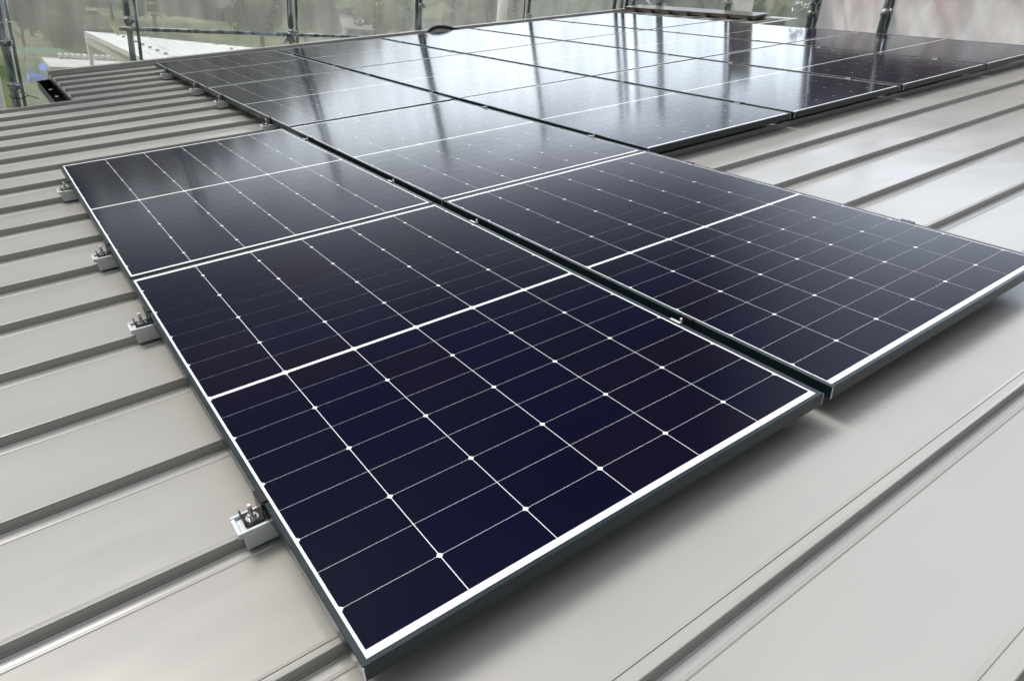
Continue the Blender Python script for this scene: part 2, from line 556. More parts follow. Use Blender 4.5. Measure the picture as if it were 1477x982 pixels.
for k in range(12, 23):
    vf = V_FOOT0 + PITCH_S * k + 0.005
    if VV0 < vf < VV1:
        bm = bmesh.new()
        box(bm, 7.862, 7.90, vf - 0.036, vf + 0.036, 0.004, 0.045, 0.006)
        o = link_mesh('seam_closure', bm, FOAM, vent)

# ------------------------------------------------------------------ solar panels
PW, PL, GU, GV, FH = 1.134, 1.722, 0.0364, 0.0095, 0.032
LIP = 0.011

def frame_bm():
    bm = bmesh.new()
    def ring(ix, z):
        return [bm.verts.new((x, y, z)) for x, y in ((ix, ix), (PW - ix, ix), (PW - ix, PL - ix), (ix, PL - ix))]
    rs = [ring(LIP, -0.004), ring(LIP, -0.0006), ring(LIP - 0.0006, 0.0), ring(0.0009, 0.0), ring(0.0, -0.0009), ring(0.0, -FH), ring(0.028, -FH), ring(0.028, -FH + 0.002), ring(0.002, -FH + 0.002), ring(0.002, -0.006), ring(LIP, -0.006)]
    for i in range(len(rs)):
        j = (i + 1) % len(rs)
        for k in range(4):
            q = (k + 1) % 4
            bm.faces.new((rs[i][k], rs[i][q], rs[j][q], rs[j][k]))
    bmesh.ops.recalc_face_normals(bm, faces=bm.faces)
    return bm

def cells_bm():
    bm = bmesh.new()
    cw, ch, cg, rg, mid, cf = 0.182, 0.0911, 0.0017, 0.0011, 0.0115, 0.0058
    x0 = (PW - 6 * cw - 5 * cg) / 2
    for half in (-1, 1):
        for r in range(9):
            yn = PL / 2 + half * (mid / 2 + r * (ch + rg))
            yf = yn + half * ch
            for c in range(6):
                xa = x0 + c * (cw + cg)
                xb = xa + cw
                if r % 2 == 0:   # chamfer on the side nearer the middle
                    p = [(xa + cf, yn), (xb - cf, yn), (xb, yn + half * cf), (xb, yf), (xa, yf), (xa, yn + half * cf)]
                else:
                    p = [(xa, yn), (xb, yn), (xb, yf - half * cf), (xb - cf, yf), (xa + cf, yf), (xa, yf - half * cf)]
                if half < 0: p = p[::-1]
                bm.faces.new([bm.verts.new((x, y, -0.0018)) for x, y in p])
    return bm

def make_panel():
    root = empty('solar_panel', M.copy())
    link_mesh('frame', frame_bm(), FRAME, root)
    bm = bmesh.new()
    vs = [bm.verts.new(p) for p in ((LIP - 0.001, LIP - 0.001, -0.0022), (PW - LIP + 0.001, LIP - 0.001, -0.0022), (PW - LIP + 0.001, PL - LIP + 0.001, -0.0022), (LIP - 0.001, PL - LIP + 0.001, -0.0022))]
    bm.faces.new(vs)
    vs = [bm.verts.new((v.co.x, v.co.y, -0.0056)) for v in vs]
    bm.faces.new(vs[::-1])
    link_mesh('backsheet', bm, SHEET_W, root)
    link_mesh('cell_grid', cells_bm(), CELL, root)
    for x in (0.0, PW):
        bm = bmesh.new()
        box(bm, x - 0.0008, x + 0.0014 if x == 0 else x + 0.0008, -0.0008, 0.0008, -FH, -0.0012)
        link_mesh('mitre_corner', bm, RAW, root)
    return root

ROWN = ['short leftmost row', 'second row from the left, beyond the wide black gap', 'third row from the left', 'fourth row from the left', 'second to last row before the ridge', 'last row along the ridge']
def panel_label(i, j):
    if i == 0:
        return ['nearest solar panel, dark navy, in the foreground of the short leftmost row',
                'far solar panel of the short leftmost row, its back edge over bare taupe roof'][j]
    if i == 1:
        return ['nearest solar panel of the second row, its right edge and front edge over bare roof',
                'second solar panel of the second row, touching the front left corner of the third row',
                'third solar panel of the second row, behind the short leftmost row',
                'farthest solar panel of the second row, at the far left tip of the array'][j]
    k = ['front', 'middle', 'farthest'][j - 1]
    return f'{k} solar panel of the {ROWN[i]}'

proto = None
layout = [(0, 0), (0, 1)] + [(1, j) for j in range(4)] + [(i, j) for i in range(2, 6) for j in (1, 2, 3)]
rj = random.Random(3)
for (i, j) in layout:
    mw = M @ Matrix.Translation((i * (PW + GU), j * (PL + GV), 0)) @ Matrix.Rotation(rj.uniform(-0.0012, 0.0012), 4, 'X') @ Matrix.Rotation(rj.uniform(-0.0012, 0.0012), 4, 'Y')
    if proto is None:
        proto = make_panel(); o = proto; o.matrix_world = M @ Matrix.Translation((0, 0, 0))
    else:
        o = copy_tree(proto, mw)
    tag(o, panel_label(i, j), 'solar panel', 'solar panels laid in rows on the metal roof')

# ------------------------------------------------------------------ clamps
def seam_v(k): return V_FOOT0 + PITCH_S * k + 0.006

def make_end_clamp():
    """left side end clamp; origin on the seam top line at the panel's outer edge (u=0), n=0 panel top"""
    r = empty('end_clamp', M.copy())
    bm = bmesh.new()                                        # two jaw block over the seam
    box(bm, -0.050, 0.030, -0.024, -0.0045, -0.082, -0.0455, 0.0015)
    box(bm, -0.050, 0.030, 0.0085, 0.024, -0.082, -0.0455, 0.0015)
    box(bm, -0.050, 0.030, -0.0045, 0.0085, -0.0595, -0.0457)
    link_mesh('seam_block', bm, ALU, r)
    bm = bmesh.new()                                        # channel rail on top
    box(bm, -0.060, 0.060, -0.029, 0.029, -0.0452, -0.0405, 0.001)
    box(bm, -0.060, 0.060, -0.029, -0.0225, -0.0407, -0.0330, 0.001)
    box(bm, -0.060, 0.060, 0.0225, 0.029, -0.0407, -0.0330, 0.001)
    box(bm, -0.060, -0.052, -0.0222, 0.0222, -0.0407, -0.0345, 0.001)
    link_mesh('channel_rail', bm, ALU, r)
    bm = bmesh.new()                                        # black Z clip
    box(bm, -0.040, -0.006, -0.018, 0.022, -0.0335, -0.0310, 0.0006)
    box(bm, -0.0425, -0.0395, -0.018, 0.022, -0.0335, -0.0190, 0.0006)
    box(bm, -0.0070, -0.0040, -0.018, 0.030, -0.0335, 0.0035, 0.0006)
    box(bm, -0.0060, 0.0100, -0.012, 0.030, 0.0008, 0.0034, 0.0006)
    link_mesh('clip', bm, BLKMETAL, r)
    bm = bmesh.new()
    tube(bm, [(-0.024, 0.0, -0.033), (-0.024, 0.0, -0.006)], 0.0042, 12)
    bolt = link_mesh('bolt', bm, STEEL, r)
    bm = bmesh.new()
    tube(bm, [(-0.024, 0, -0.0310), (-0.024, 0, -0.0295)], 0.0125, 20)
    tube(bm, [(-0.024, 0, -0.0295), (-0.024, 0, -0.0225)], 0.0085, 6)
    link_mesh('nut', bm, STEEL, bolt)
    bm = bmesh.new()
    tube(bm, [(-0.024, 0, -0.0059), (-0.024, 0, 0.0008)], [0.0044, 0.0036], 12)
    link_mesh('tip', bm, TIP, bolt)
    return r

ord_ = ['nearest', 'second nearest', 'third nearest', 'fourth nearest', 'fifth nearest', 'sixth nearest']
ec = make_end_clamp()
first = True
flip = Matrix.Rotation(math.pi, 4, 'Z')
def put_clamp(u, k, label, mirror=False):
    global first
    mw = M @ Matrix.Translation((u, seam_v(k), 0)) @ (flip if mirror else Matrix.Identity(4))
    if first:
        o = ec; o.matrix_world = mw; first = False
    else:
        o = copy_tree(ec, mw)
    tag(o, label, 'clamp', 'end clamps holding the panel edges')
for q, k in enumerate((0, 3, 5, 8)):
    put_clamp(0.0, k, f'{ord_[q]} silver end clamp on the left edge of the short leftmost row')
for q, k in enumerate((10, 13, 15, 18)):
    put_clamp(PW + GU, k, f'{ord_[q]} silver end clamp on the left edge of the second row')
for q, k in enumerate((0, 3)):
    put_clamp(2 * PW + GU, k, ['end clamp on the right edge of the second row, nearest the camera', 'end clamp on the right edge of the second row beside the third row'][q], True)

def make_mid_clamp():
    r = empty('mid_clamp', M.copy())
    bm = bmesh.new()
    box(bm, -0.050, 0.060, -0.024, -0.0045, -0.082, -0.0455, 0.0015)
    box(bm, -0.050, 0.060, 0.0085, 0.024, -0.082, -0.0455, 0.0015)
    box(bm, -0.050, 0.060, -0.0045, 0.0085, -0.0595, -0.0457)
    box(bm, -0.060, 0.096, -0.029, 0.029, -0.0455, -0.0335, 0.001)
    link_mesh('seam_block', bm, BLKMETAL, r)
    bm = bmesh.new()
    box(bm, -0.0070, 0.0005, -0.020, 0.016, 0.0006, 0.0024, 0.0004)
    link_mesh('clip', bm, ALU, r)
    bm = bmesh.new()
    box(bm, 0.0006, 0.0022, -0.020, 0.016, -0.0330, 0.0026, 0.0004)
    link_mesh('clip_web', bm, BLKMETAL, r)
    bm = bmesh.new()
    box(bm, GU - 0.0022, GU - 0.0004, -0.030, 0.018, -0.0330, 0.0006, 0.0004)
    box(bm, GU - 0.0022, GU + 0.0060, -0.030, 0.018, 0.0007, 0.0024, 0.0004)
    link_mesh('clip_web', bm, BLKMETAL, r)
    bm = bmesh.new()
    tube(bm, [(0.008, -0.012, -0.033), (0.008, -0.012, 0.004)], 0.0036, 12)
    bolt = link_mesh('bolt', bm, STEEL, r)
    bm = bmesh.new()
    tube(bm, [(0.008, -0.012, 0.0041), (0.008, -0.012, 0.0095)], [0.0040, 0.0030], 12)
    link_mesh('tip', bm, TIP, bolt)
    return r
mc = make_mid_clamp()
first_m = True
GN = ['right of the leftmost row', 'between the second and third rows', 'between the third and fourth rows',
      'between the fourth and fifth rows', 'between the last two rows']
for gi in range(5):
    ks = (0, 3, 5, 8) if gi == 0 else (5, 8, 10, 13, 15, 18)
    for q, k in enumerate(ks):
        mw = M @ Matrix.Translation((gi * (PW + GU) + PW, seam_v(k), 0))
        if first_m:
            o = mc; o.matrix_world = mw; first_m = False
        else:
            o = copy_tree(mc, mw)
        tag(o, f'{ord_[q]} small clamp in the black gap {GN[gi]}', 'clamp', 'mid clamps in the gaps between panel rows')

# ------------------------------------------------------------------ hose at the far edge
bm = bmesh.new()
ctrl = [(4.14, 7.05, -0.10), (4.15, 7.05, -0.06), (4.172, 7.05, -0.016), (4.215, 7.05, 0.018), (4.30, 7.05, 0.034), (4.40, 7.05, 0.026), (4.50, 7.05, 0.0), (4.62, 7.05, -0.028), (4.75, 7.05, -0.055), (4.9, 7.05, -0.066)]
cc = []
for i in range(len(ctrl) - 1):
    for s in range(6):
        f = s / 6
        p0, p1, p2, p3 = [Vector(ctrl[max(0, min(len(ctrl) - 1, i + q))]) for q in (-1, 0, 1, 2)]
        cc.append(0.5 * ((2 * p1) + (p2 - p0) * f + (2 * p0 - 5 * p1 + 4 * p2 - p3) * f * f + (3 * p1 - p0 - 3 * p2 + p3) * f ** 3))
tube(bm, cc, [0.0225 if i % 2 else 0.0205 for i in range(len(cc))], 14)
o = link_mesh('cable_hose', bm, RUBBER, None, True, M.copy())
tag(o, 'thick black cable hose arching up behind the far edge of the panels', 'hose')

# ------------------------------------------------------------------ scaffold
UP = Vector((0, 0, 1))
def wp(u, v, n): return M @ Vector((u, v, n))
def coupler_bm(c, r=0.036):
    bm = bmesh.new()
    tube(bm, [c - UP * 0.035, c + UP * 0.035], r, 10)
    x = Vector((0.06, -0.02, 0.0))
    tube(bm, [c - x * 0.2, c + x], r * 0.6, 8)
    tube(bm, [c + Vector((-0.05, -0.055, 0.01)), c + Vector((0.05, -0.055, 0.01))], 0.011, 6)
    tube(bm, [c + Vector((0.0, -0.06, -0.03)), c + Vector((0.0, -0.06, 0.04))], 0.015, 6)
    return bm
def post(u, v, label, top=2.0, r=0.027, lean=(0, 0), second=None, coup=(-0.05, 0.45), group='upright scaffold posts around the roof'):
    p = wp(u, v, -0.1)
    root = empty('scaffold_post', Matrix.Translation(Vector((p.x, p.y, GZ))))
    inv = Matrix.Translation(-Vector((p.x, p.y, GZ)))
    lx = Vector((lean[0], lean[1], 0))
    bm = bmesh.new()
    tube(bm, [Vector((p.x, p.y, GZ)) , p, p + (UP + lx) * top], r, 14)
    bm.transform(inv)
    link_mesh('pipe', bm, PIPE, root, False)
    if second:
        bm = bmesh.new()
        q = p + Vector((second[0], second[1], 0))
        tube(bm, [q - UP * 2, q + (UP + lx) * top * 0.97], second[2], 10)
        bm.transform(inv)
        link_mesh('side_pipe', bm, PIPE, root)
    for cz in coup:
        bm = coupler_bm(p + (UP + lx) * (cz + 0.1), r + 0.009)
        bm.transform(inv)
        link_mesh('coupler', bm, COUPLER, root)
    tag(root, label, 'scaffold post', group)
    return root
post(0.075, 8.2, 'left scaffold post by the notch in the eave, paint spotted, tied with black cable', 2.0, 0.036, second=(0.07, 0.03, 0.016), coup=(0.18, -0.22))
post(1.20, 8.2, 'scaffold post with a rail coupler in front of the white roof', 2.0, 0.03, second=(0.085, 0.03, 0.018), coup=(0.29,))
post(2.955, 8.2, 'scaffold post where the brace and the horizontal rail meet behind the second row', 2.0, 0.028, second=(0.08, 0.03, 0.018), coup=(0.02, -0.08))
post(4.70, 8.2, 'slim pale scaffold post beside the black hose', 2.0, 0.027, second=(-0.04, 0.03, 0.02), coup=(0.18,))
post(6.48, 8.2, 'slim dark scaffold post standing behind the fourth row', 2.0, 0.02, second=(0.05, 0.03, 0.014), coup=(-0.08,))
post(8.17, 8.2, 'scaffold post at the far corner left of the ridge vent', 2.0, 0.03, second=(0.12, -0.03, 0.03), coup=(0.08,))
post(8.5, 8.12, 'thin scaffold post rising behind the left end of the ridge vent', 1.9, 0.026, coup=(0.03,))
post(8.5, 7.56, 'scaffold post with braced joint behind the ridge vent', 1.9, 0.034, second=(0.04, 0.10, 0.026), coup=(0.02,))
post(8.5, 6.31, 'scaffold post with a silver coupler behind the right end of the ridge vent', 1.9, 0.024, second=(0.05, -0.03, 0.02), coup=(0.03,))
post(7.6, 4.40, 'leaning scaffold post with a white cluster of ties, beside the opaque sheet', 1.9, 0.034, second=(0.05, -0.04, 0.02), coup=(0.2, 0.06))
post(7.6, 3.56, 'scaffold post standing against the folds of the opaque white sheet', 1.9, 0.03, second=(0.05, -0.035, 0.02), coup=(0.12,))

def bar(name, p, q, r, label, cat, matl=PIPE, group=None):
    p, q = Vector(p), Vector(q)
    bm = bmesh.new()
    tube(bm, [p - p, q - p], r, 12)
    o = link_mesh(name, bm, matl, None, False, Matrix.Translation(p))
    return tag(o, label, cat, group)
bar('scaffold_rail', wp(1.14, 8.14, 0.218), wp(3.0, 8.14, -0.01), 0.021, 'horizontal scaffold rail in front of the white roof, left of the braced post', 'scaffold rail', group='scaffold rails')
bar('scaffold_rail', wp(2.9, 8.14, 0.003), wp(4.75, 8.14, -0.225), 0.021, 'horizontal scaffold rail dipping behind the third row of panels', 'scaffold rail', group='scaffold rails')
bar('scaffold_brace', wp(2.55, 8.05, -0.30), wp(2.93, 8.15, -0.02), 0.020, 'short dark diagonal brace meeting the rail behind the second row', 'scaffold brace')
bar('scaffold_brace', at(927, -6, 12.1), at(945, 14, 12.0), 0.016, 'white diagonal brace behind the left half of the ridge vent', 'scaffold brace', mat('white_pipe', (0.7, 0.72, 0.7), 0.4))
bar('guy_wire', at(979, -4, 11.9), at(988, 16, 11.8), 0.006, 'thin dark wire slanting down to the middle of the ridge vent', 'wire', BLKMETAL)
bar('guy_wire', at(1008, -4, 11.6), at(1019, 18, 11.5), 0.006, 'thin dark wire slanting down right of the middle of the ridge vent', 'wire', BLKMETAL)
# ties
def tie(c, r, label, matl, rx=0.3, name='cable_tie', ends=0.06):
    bm = bmesh.new()
    pts = []
    for i in range(20):
        a = i / 19 * 2 * math.pi
        pts.append(Vector((math.cos(a) * r, math.sin(a) * r, math.sin(a + 0.5) * r * rx)))
    tube(bm, pts, 0.0045, 6)
    tube(bm, [Vector((r, 0, 0)), Vector((r + ends, -0.03, -0.012)), Vector((r + ends * 1.5, -0.03, -0.03))], 0.0045, 6)
    o = link_mesh(name, bm, matl, None, True, Matrix.Translation(c))
    tag(o, label, 'tie')
b0 = wp(0.075, 8.2, -0.1)
tie(Vector((b0.x, b0.y, b0.z + 0.47)), 0.05, 'white tie knotted round the upper left scaffold post', ROPE)
tie(Vector((b0.x + 0.03, b0.y, b0.z - 0.21)), 0.075, 'black cable tie looped round the foot of the left scaffold post', RUBBER)
# white knotted ties high on the leaning post
bm = bmesh.new()
rr = random.Random(5)
for i in range(14):
    p = Vector((rr.uniform(-0.06, 0.03), rr.uniform(-0.03, 0.08), rr.uniform(-0.06, 0.05)))
    tube(bm, [p, p + Vector((rr.uniform(-.05, .05), rr.uniform(-.05, .05), rr.uniform(-.05, .05))), p + Vector((rr.uniform(-.07, .07), rr.uniform(-.07, .07), rr.uniform(-.07, .05)))], 0.007, 5)
p = wp(7.54, 4.44, 0.17)
tag(link_mesh('tie_bundle', bm, ROPE, None, True, Matrix.Translation(p)), 'bundle of white ties knotted high on the leaning post by the opaque sheet', 'tie')

# ------------------------------------------------------------------ sheets
def cloth(p0, p1, ztop, zbot, matl, label, cat='sheet', amp=0.025, fold=0.0, seed=0, name='scaffold_sheet', nu=40, nz=60, group='translucent sheets hung on the scaffold', skew=0.0):
    p0, p1 = Vector(p0), Vector(p1)
    d = (p1 - p0); ln = d.length; d.normalize()
    nn = Vector((d.y, -d.x, 0)).normalized()
    o0 = Vector((p0.x, p0.y, 0))
    bm = bmesh.new()
    g_ = []
    for i in range(nu + 1):
        rowv = []
        s = i / nu * ln
        for k in range(nz + 1):
            z = zbot + (ztop - zbot) * k / nz
            pin = math.sin(math.pi * i / nu) ** 0.5
            q = Vector((s * 1.3 + seed * 7, z * 0.8, seed))
            disp = noise.noise(q) * amp + noise.noise(q * 3.1) * amp * 0.4
            if fold:
                disp += fold * pin * (noise.noise(Vector(((s + skew * z) * 5.0, seed, z * 0.25))) + 0.5 * noise.noise(Vector(((s + skew * z) * 11.0, seed + 4, z * 0.4))))
            q2 = Vector((p0.x, p0.y, 0)) + (p1 - p0) * (i / nu)
            base = Vector((q2.x, q2.y, z))
            rowv.append(bm.verts.new(base + nn * disp - o0))
        g_.append(rowv)
    for i in range(nu):
        for k in range(nz):
            f = bm.faces.new((g_[i][k], g_[i + 1][k], g_[i + 1][k + 1], g_[i][k + 1]))
            f.smooth = True
    o = link_mesh(name, bm, matl, None, True, Matrix.Translation(o0))
    return tag(o, label, cat, group)

def gsheet(u0, u1, matl, label, seed, **kw):
    a, b_ = wp(u0, 8.30, -0.1), wp(u1, 8.30, -0.1)
    return cloth(a, b_, 2.2 + math.sin(PITCH) * u1 * 0.5, -3.5, matl, label, seed=seed, **kw)
gsheet(0.08, 1.20, CLEAR, 'hazy clear sheet left of the post with the rail coupler, blue tarps seen through it', 1)
gsheet(1.21, 2.95, CLEAR, 'hazy clear sheet in front of the white roof', 2)
gsheet(2.96, 4.70, CLEAR, 'hazy clear sheet over olive greenery behind the second and third rows', 3)
gsheet(4.71, 6.48, CLEAR, 'hazy clear sheet behind the black hose', 4)
gsheet(6.49, 8.50, MILKY, 'milky grey sheet left of the ridge vent', 5)
def rsheet(v0, v1, matl, label, seed, zt=1.9, zb=-3.0, u=8.57, **kw):
    a, b_ = wp(u, v0, -0.1), wp(u, v1, -0.1)
    return cloth(a, b_, a.z + zt, a.z + zb, matl, label, seed=seed, **kw)
rsheet(8.30, 7.57, MILKY, 'milky sheet behind the left half of the ridge vent', 6)
rsheet(7.56, 6.32, MILKY, 'milky sheet behind the right half of the ridge vent', 7)
cloth(wp(8.57, 6.31, -0.1), wp(7.67, 4.42, -0.1), wp(8.1, 5, -0.1).z + 1.9, wp(8.1, 5, -0.1).z - 3.0, CLEAR, 'hazy clear sheet with a small hillside house seen through it', seed=8)
rsheet(4.40, 3.56, WHITE_S, 'opaque pale sheet with hanging folds between the two right posts', 9, u=7.66, zt=0.43, amp=0.03, fold=0.10, skew=0.5, nu=90)
rsheet(3.55, -0.6, WHITE_S, 'wide opaque pinkish white sheet in the top right corner', 10, u=7.66, zt=0.43, amp=0.03, fold=0.09, skew=0.7, nu=160)
rsheet(4.41, -0.6, BROWN_S, 'unseen brown sheet added above the opaque white sheets to darken panel reflections', 11, zt=1.22, zb=0.40, u=7.71, amp=0.02, fold=0.02, nu=120)  # added above the view to darken what the right panels reflect
rsheet(6.29, 5.90, WHITE_S, 'narrow opaque strip of sheet beside the post at the right end of the ridge vent', 13, zt=0.30, u=8.54, amp=0.01)
rsheet(6.29, 5.90, BROWN_S, 'narrow unseen brown strip above the right end of the ridge vent, for its dark reflection', 14, zt=1.1, zb=0.29, u=8.55, amp=0.01)  # out of view, added to give the dark block reflected below the vent end
a, b_ = wp(-0.02, 8.28, -0.1), wp(-0.16, 6.02, -0.1)
cloth(a, b_, 2.0, -3.5, sheet_mat('white_net', (0.62, 0.64, 0.62), 0.8, 0.92), 'pale net sheet at the left edge of the photo beside the left post', seed=12, amp=0.03, fold=0.02)

# ------------------------------------------------------------------ the village below
def mk(name, col, c2=None, rough=0.8, scale=1.0, **kw):
    m = mat(name, col, rough, 0, 0.2)
    return noisy(m, col, c2 or tuple(min(1, c * 1.25) for c in col), scale=scale, **kw)
WOOD = mk('brown_boards', (0.09, 0.06, 0.045), scale=2, mapscale=(8, 8, 0.5))
GREYW = mk('grey_render', (0.35, 0.36, 0.36))
TILE = mk('dark_roof_tiles', (0.08, 0.08, 0.085), scale=3)
TILE2 = mk('grey_roof_tiles', (0.2, 0.2, 0.21), scale=3)
REDT = mk('brown_roof_tiles', (0.10, 0.075, 0.062), scale=3)
WHITE_R = mk('white_roof_metal', (0.78, 0.80, 0.80), (0.84, 0.86, 0.86), rough=0.4)
GLASSW = mat('dark_window', (0.02, 0.025, 0.03), 0.1)
PALE = mk('pale_concrete', (0.5, 0.5, 0.47), scale=2)

# neighbouring building with a white, nearly flat metal roof
zr = CAMW.z - 1.55
def on_z(px, py, z):
    d = at(px, py, 1.0) - CAMW
    return CAMW + d * ((z - CAMW.z) / d.z)
A_ = on_z(121, 45, zr); B_ = on_z(430, 68, zr + 0.15); D_ = on_z(222, 92, zr)
ex = (B_ - A_); ex.z = 0; exl = ex.length; ex.normalize()
ey = Vector((-ex.y, ex.x, 0))
if ey.dot(D_ - A_) < 0: ey = -ey
eyl = (D_ - A_).dot(ey) + 7.0
sk = (D_ - A_).dot(ex) / (D_ - A_).dot(ey)
print('white roof', A_, B_, D_, 'len', exl, eyl, 'skew', sk)
NB = Matrix(((ex.x, ey.x, 0, A_.x), (ex.y, ey.y, 0, A_.y), (0, 0, 1, zr), (0, 0, 0, 1)))
nb = empty('white_roofed_building', NB)
tag(nb, 'neighbouring building with a big white metal roof behind the rail', 'building')
XL, YL = exl * 1.3, eyl
def sx(x, y): return x + sk * y
bm = bmesh.new()
top = [bm.verts.new((sx(x, y), y, 0.0 + 0.0 * y)) for x, y in ((0, 0), (XL, 0), (XL, YL), (0, YL))]
bot = [bm.verts.new((v.co.x, v.co.y, v.co.z - 0.12)) for v in top]
bm.faces.new(top); bm.faces.new(bot[::-1])
for i in range(4): bm.faces.new((top[i], bot[i], bot[(i + 1) % 4], top[(i + 1) % 4]))
# batten seams
nrib = int(XL / 0.45)
for i in range(1, nrib):
    x = XL * i / nrib
    vs = [bm.verts.new(p) for p in ((sx(x, 0.02), 0.02, 0.004), (sx(x + 0.03, 0.02), 0.02, 0.02), (sx(x + 0.06, 0.02), 0.02, 0.004), (sx(x, YL - .02), YL - .02, 0.004), (sx(x + 0.03, YL - .02), YL - .02, 0.02), (sx(x + 0.06, YL - .02), YL - .02, 0.004))]
    bm.faces.new((vs[0], vs[1], vs[4], vs[3])); bm.faces.new((vs[1], vs[2], vs[5], vs[4]))
bmesh.ops.recalc_face_normals(bm, faces=bm.faces)
link_mesh('roof', bm, WHITE_R, nb)
bm = bmesh.new()
for (o1, z0, z1) in ((0.06, -0.34, -0.12),):
    c = [(sx(-o1 * 0.2 + (0.0 if o1 < .1 else 0.35), 0), 0.0), (sx(0.3 + (0.0 if o1 < .1 else .35), YL), YL)]
    vs = [bm.verts.new((c[0][0], c[0][1], z0)), bm.verts.new((c[1][0], c[1][1], z0)), bm.verts.new((c[1][0], c[1][1], z1)), bm.verts.new((c[0][0], c[0][1], z1))]
    vs2 = [bm.verts.new((v.co.x + 0.25, v.co.y, v.co.z)) for v in vs]
    bm.faces.new(vs[::-1]); bm.faces.new(vs2)
    for i in range(4): bm.faces.new((vs[i], vs[(i + 1) % 4], vs2[(i + 1) % 4], vs2[i]))
bmesh.ops.recalc_face_normals(bm, faces=bm.faces)
link_mesh('fascia', bm, PALE, nb)
bm = bmesh.new()
box(bm, 2.6, XL - 0.5, 0.4, YL - 0.4, -(zr - GZ), -0.13)
for v in bm.verts: v.co.x += sk * v.co.y
link_mesh('wall', bm, WOOD, nb)
bm = bmesh.new()
for s in range(22):
    y = 0.35 + (YL - 0.6) * s / 21
    x = XL * 0.11
    box(bm, sx(x, y), sx(x, y) + 0.07, y, y + 0.05, 0.004, 0.05)
link_mesh('snow_guard', bm, TILE2, nb)
bm = bmesh.new()
for s in range(6):
    y = 0.5 + s * 1.1
    box(bm, sx(XL * 0.45, y), sx(XL * 0.45, y) + 0.06, y, y + 0.05, 0.004, 0.06)
link_mesh('snow_guard', bm, TILE2, nb)
bm = bmesh.new()
tube(bm, [(0.15, 0.1, -0.12), (0.15, 0.1, -(zr - GZ))], 0.06, 8)
link_mesh('downpipe', bm, PALE, nb)

def gable_house(px, py, dist, wx, wy, hw, hr, wm, rm, label, yaw=0.0, name='house', nwin=3, zg=None):
    p = at(px, py, dist)
    z = terrain_z(p.x, p.y) if zg is None else zg
    az = math.atan2(p.y - CAMW.y, p.x - CAMW.x) - math.pi / 2 + yaw
    r = empty(name, Matrix.Translation((p.x, p.y, z - 0.3)) @ Matrix.Rotation(az, 4, 'Z'))
    tag(r, label, 'house')
    bm = bmesh.new()
    pr = [(-wy / 2, 0), (wy / 2, 0), (wy / 2, hw), (0, hw + hr * 0.94), (-wy / 2, hw)]
    extrude_profile(bm, pr, -wx / 2, wx / 2, closed=True)
    bmesh.ops.recalc_face_normals(bm, faces=bm.faces)
    link_mesh('wall', bm, wm, r)
    bm = bmesh.new()
    e_ = 0.6
    k = hr / (wy / 2)
    pr = [(-wy / 2 - e_, hw - k * e_ + 0.1), (0, hw + hr + 0.1), (wy / 2 + e_, hw - k * e_ + 0.1), (wy / 2 + e_, hw - k * e_ + 0.28), (0, hw + hr + 0.32), (-wy / 2 - e_, hw - k * e_ + 0.28)]
    extrude_profile(bm, pr, -wx / 2 - e_, wx / 2 + e_, closed=True)
    bmesh.ops.recalc_face_normals(bm, faces=bm.faces)
    rf = link_mesh('roof', bm, rm, r)
    bm = bmesh.new()
    box(bm, -wx / 2 - e_, wx / 2 + e_, -0.15, 0.15, hw + hr + 0.25, hw + hr + 0.5, 0.05)
    link_mesh('ridge_cap', bm, PALE if rm is not TILE else TILE2, rf)
    for i in range(nwin):
        x = -wx / 2 + wx * (i + 0.5) / nwin
        bm = bmesh.new()
        box(bm, x - 0.8, x + 0.8, -wy / 2 - 0.06, -wy / 2 + 0.02, hw * 0.45, hw * 0.8)
        wd = link_mesh('window', bm, GLASSW, r)
        bm = bmesh.new()
        box(bm, x - 0.92, x + 0.92, -wy / 2 - 0.09, -wy / 2 - 0.01, hw * 0.45 - 0.1, hw * 0.45)
        box(bm, x - 0.92, x + 0.92, -wy / 2 - 0.09, -wy / 2 - 0.01, hw * 0.8, hw * 0.8 + 0.1)
        box(bm, x - 0.04, x + 0.04, -wy / 2 - 0.09, -wy / 2 - 0.055, hw * 0.45, hw * 0.8)
        link_mesh('frame', bm, PALE, wd)
    return r
gable_house(80, 30, 150, 7, 6, 3.2, 2.0, WOOD, TILE, 'brown boarded house with a dark roof, upper left behind the sheet', 0.2)
gable_house(130, 14, 138, 7, 6, 4.4, 1.6, GREYW, TILE2, 'grey rendered house above the white roof', -0.25)
gable_house(108, 56, 88, 4.2, 3.4, 1.8, 1.1, WOOD, REDT, 'small brown shed left of the white roof', 0.5, 'shed', 1)
gable_house(262, 10, 146, 14, 8, 3.4, 2.2, GREYW, TILE2, 'wide grey house above the middle of the white roof', 0.1)
gable_house(335, 18, 140, 8, 6, 2.6, 1.8, WOOD, TILE, 'dark farmhouse above the right end of the white roof', -0.4)
gable_house(523, 46, 135, 6.5, 5, 2.0, 1.3, GREYW, TILE2, 'low grey roofed house in the greenery behind the third row', 0.15)
gable_house(640, 20, 150, 9, 7, 3.4, 2.2, WOOD, TILE, 'dark house among the trees behind the black hose', -0.2)
gable_house(1152, 26, 225, 6.5, 5, 2.4, 1.9, GREYW, PALE, 'small pale roofed house on the hillside left of the opaque sheet', 0.1)
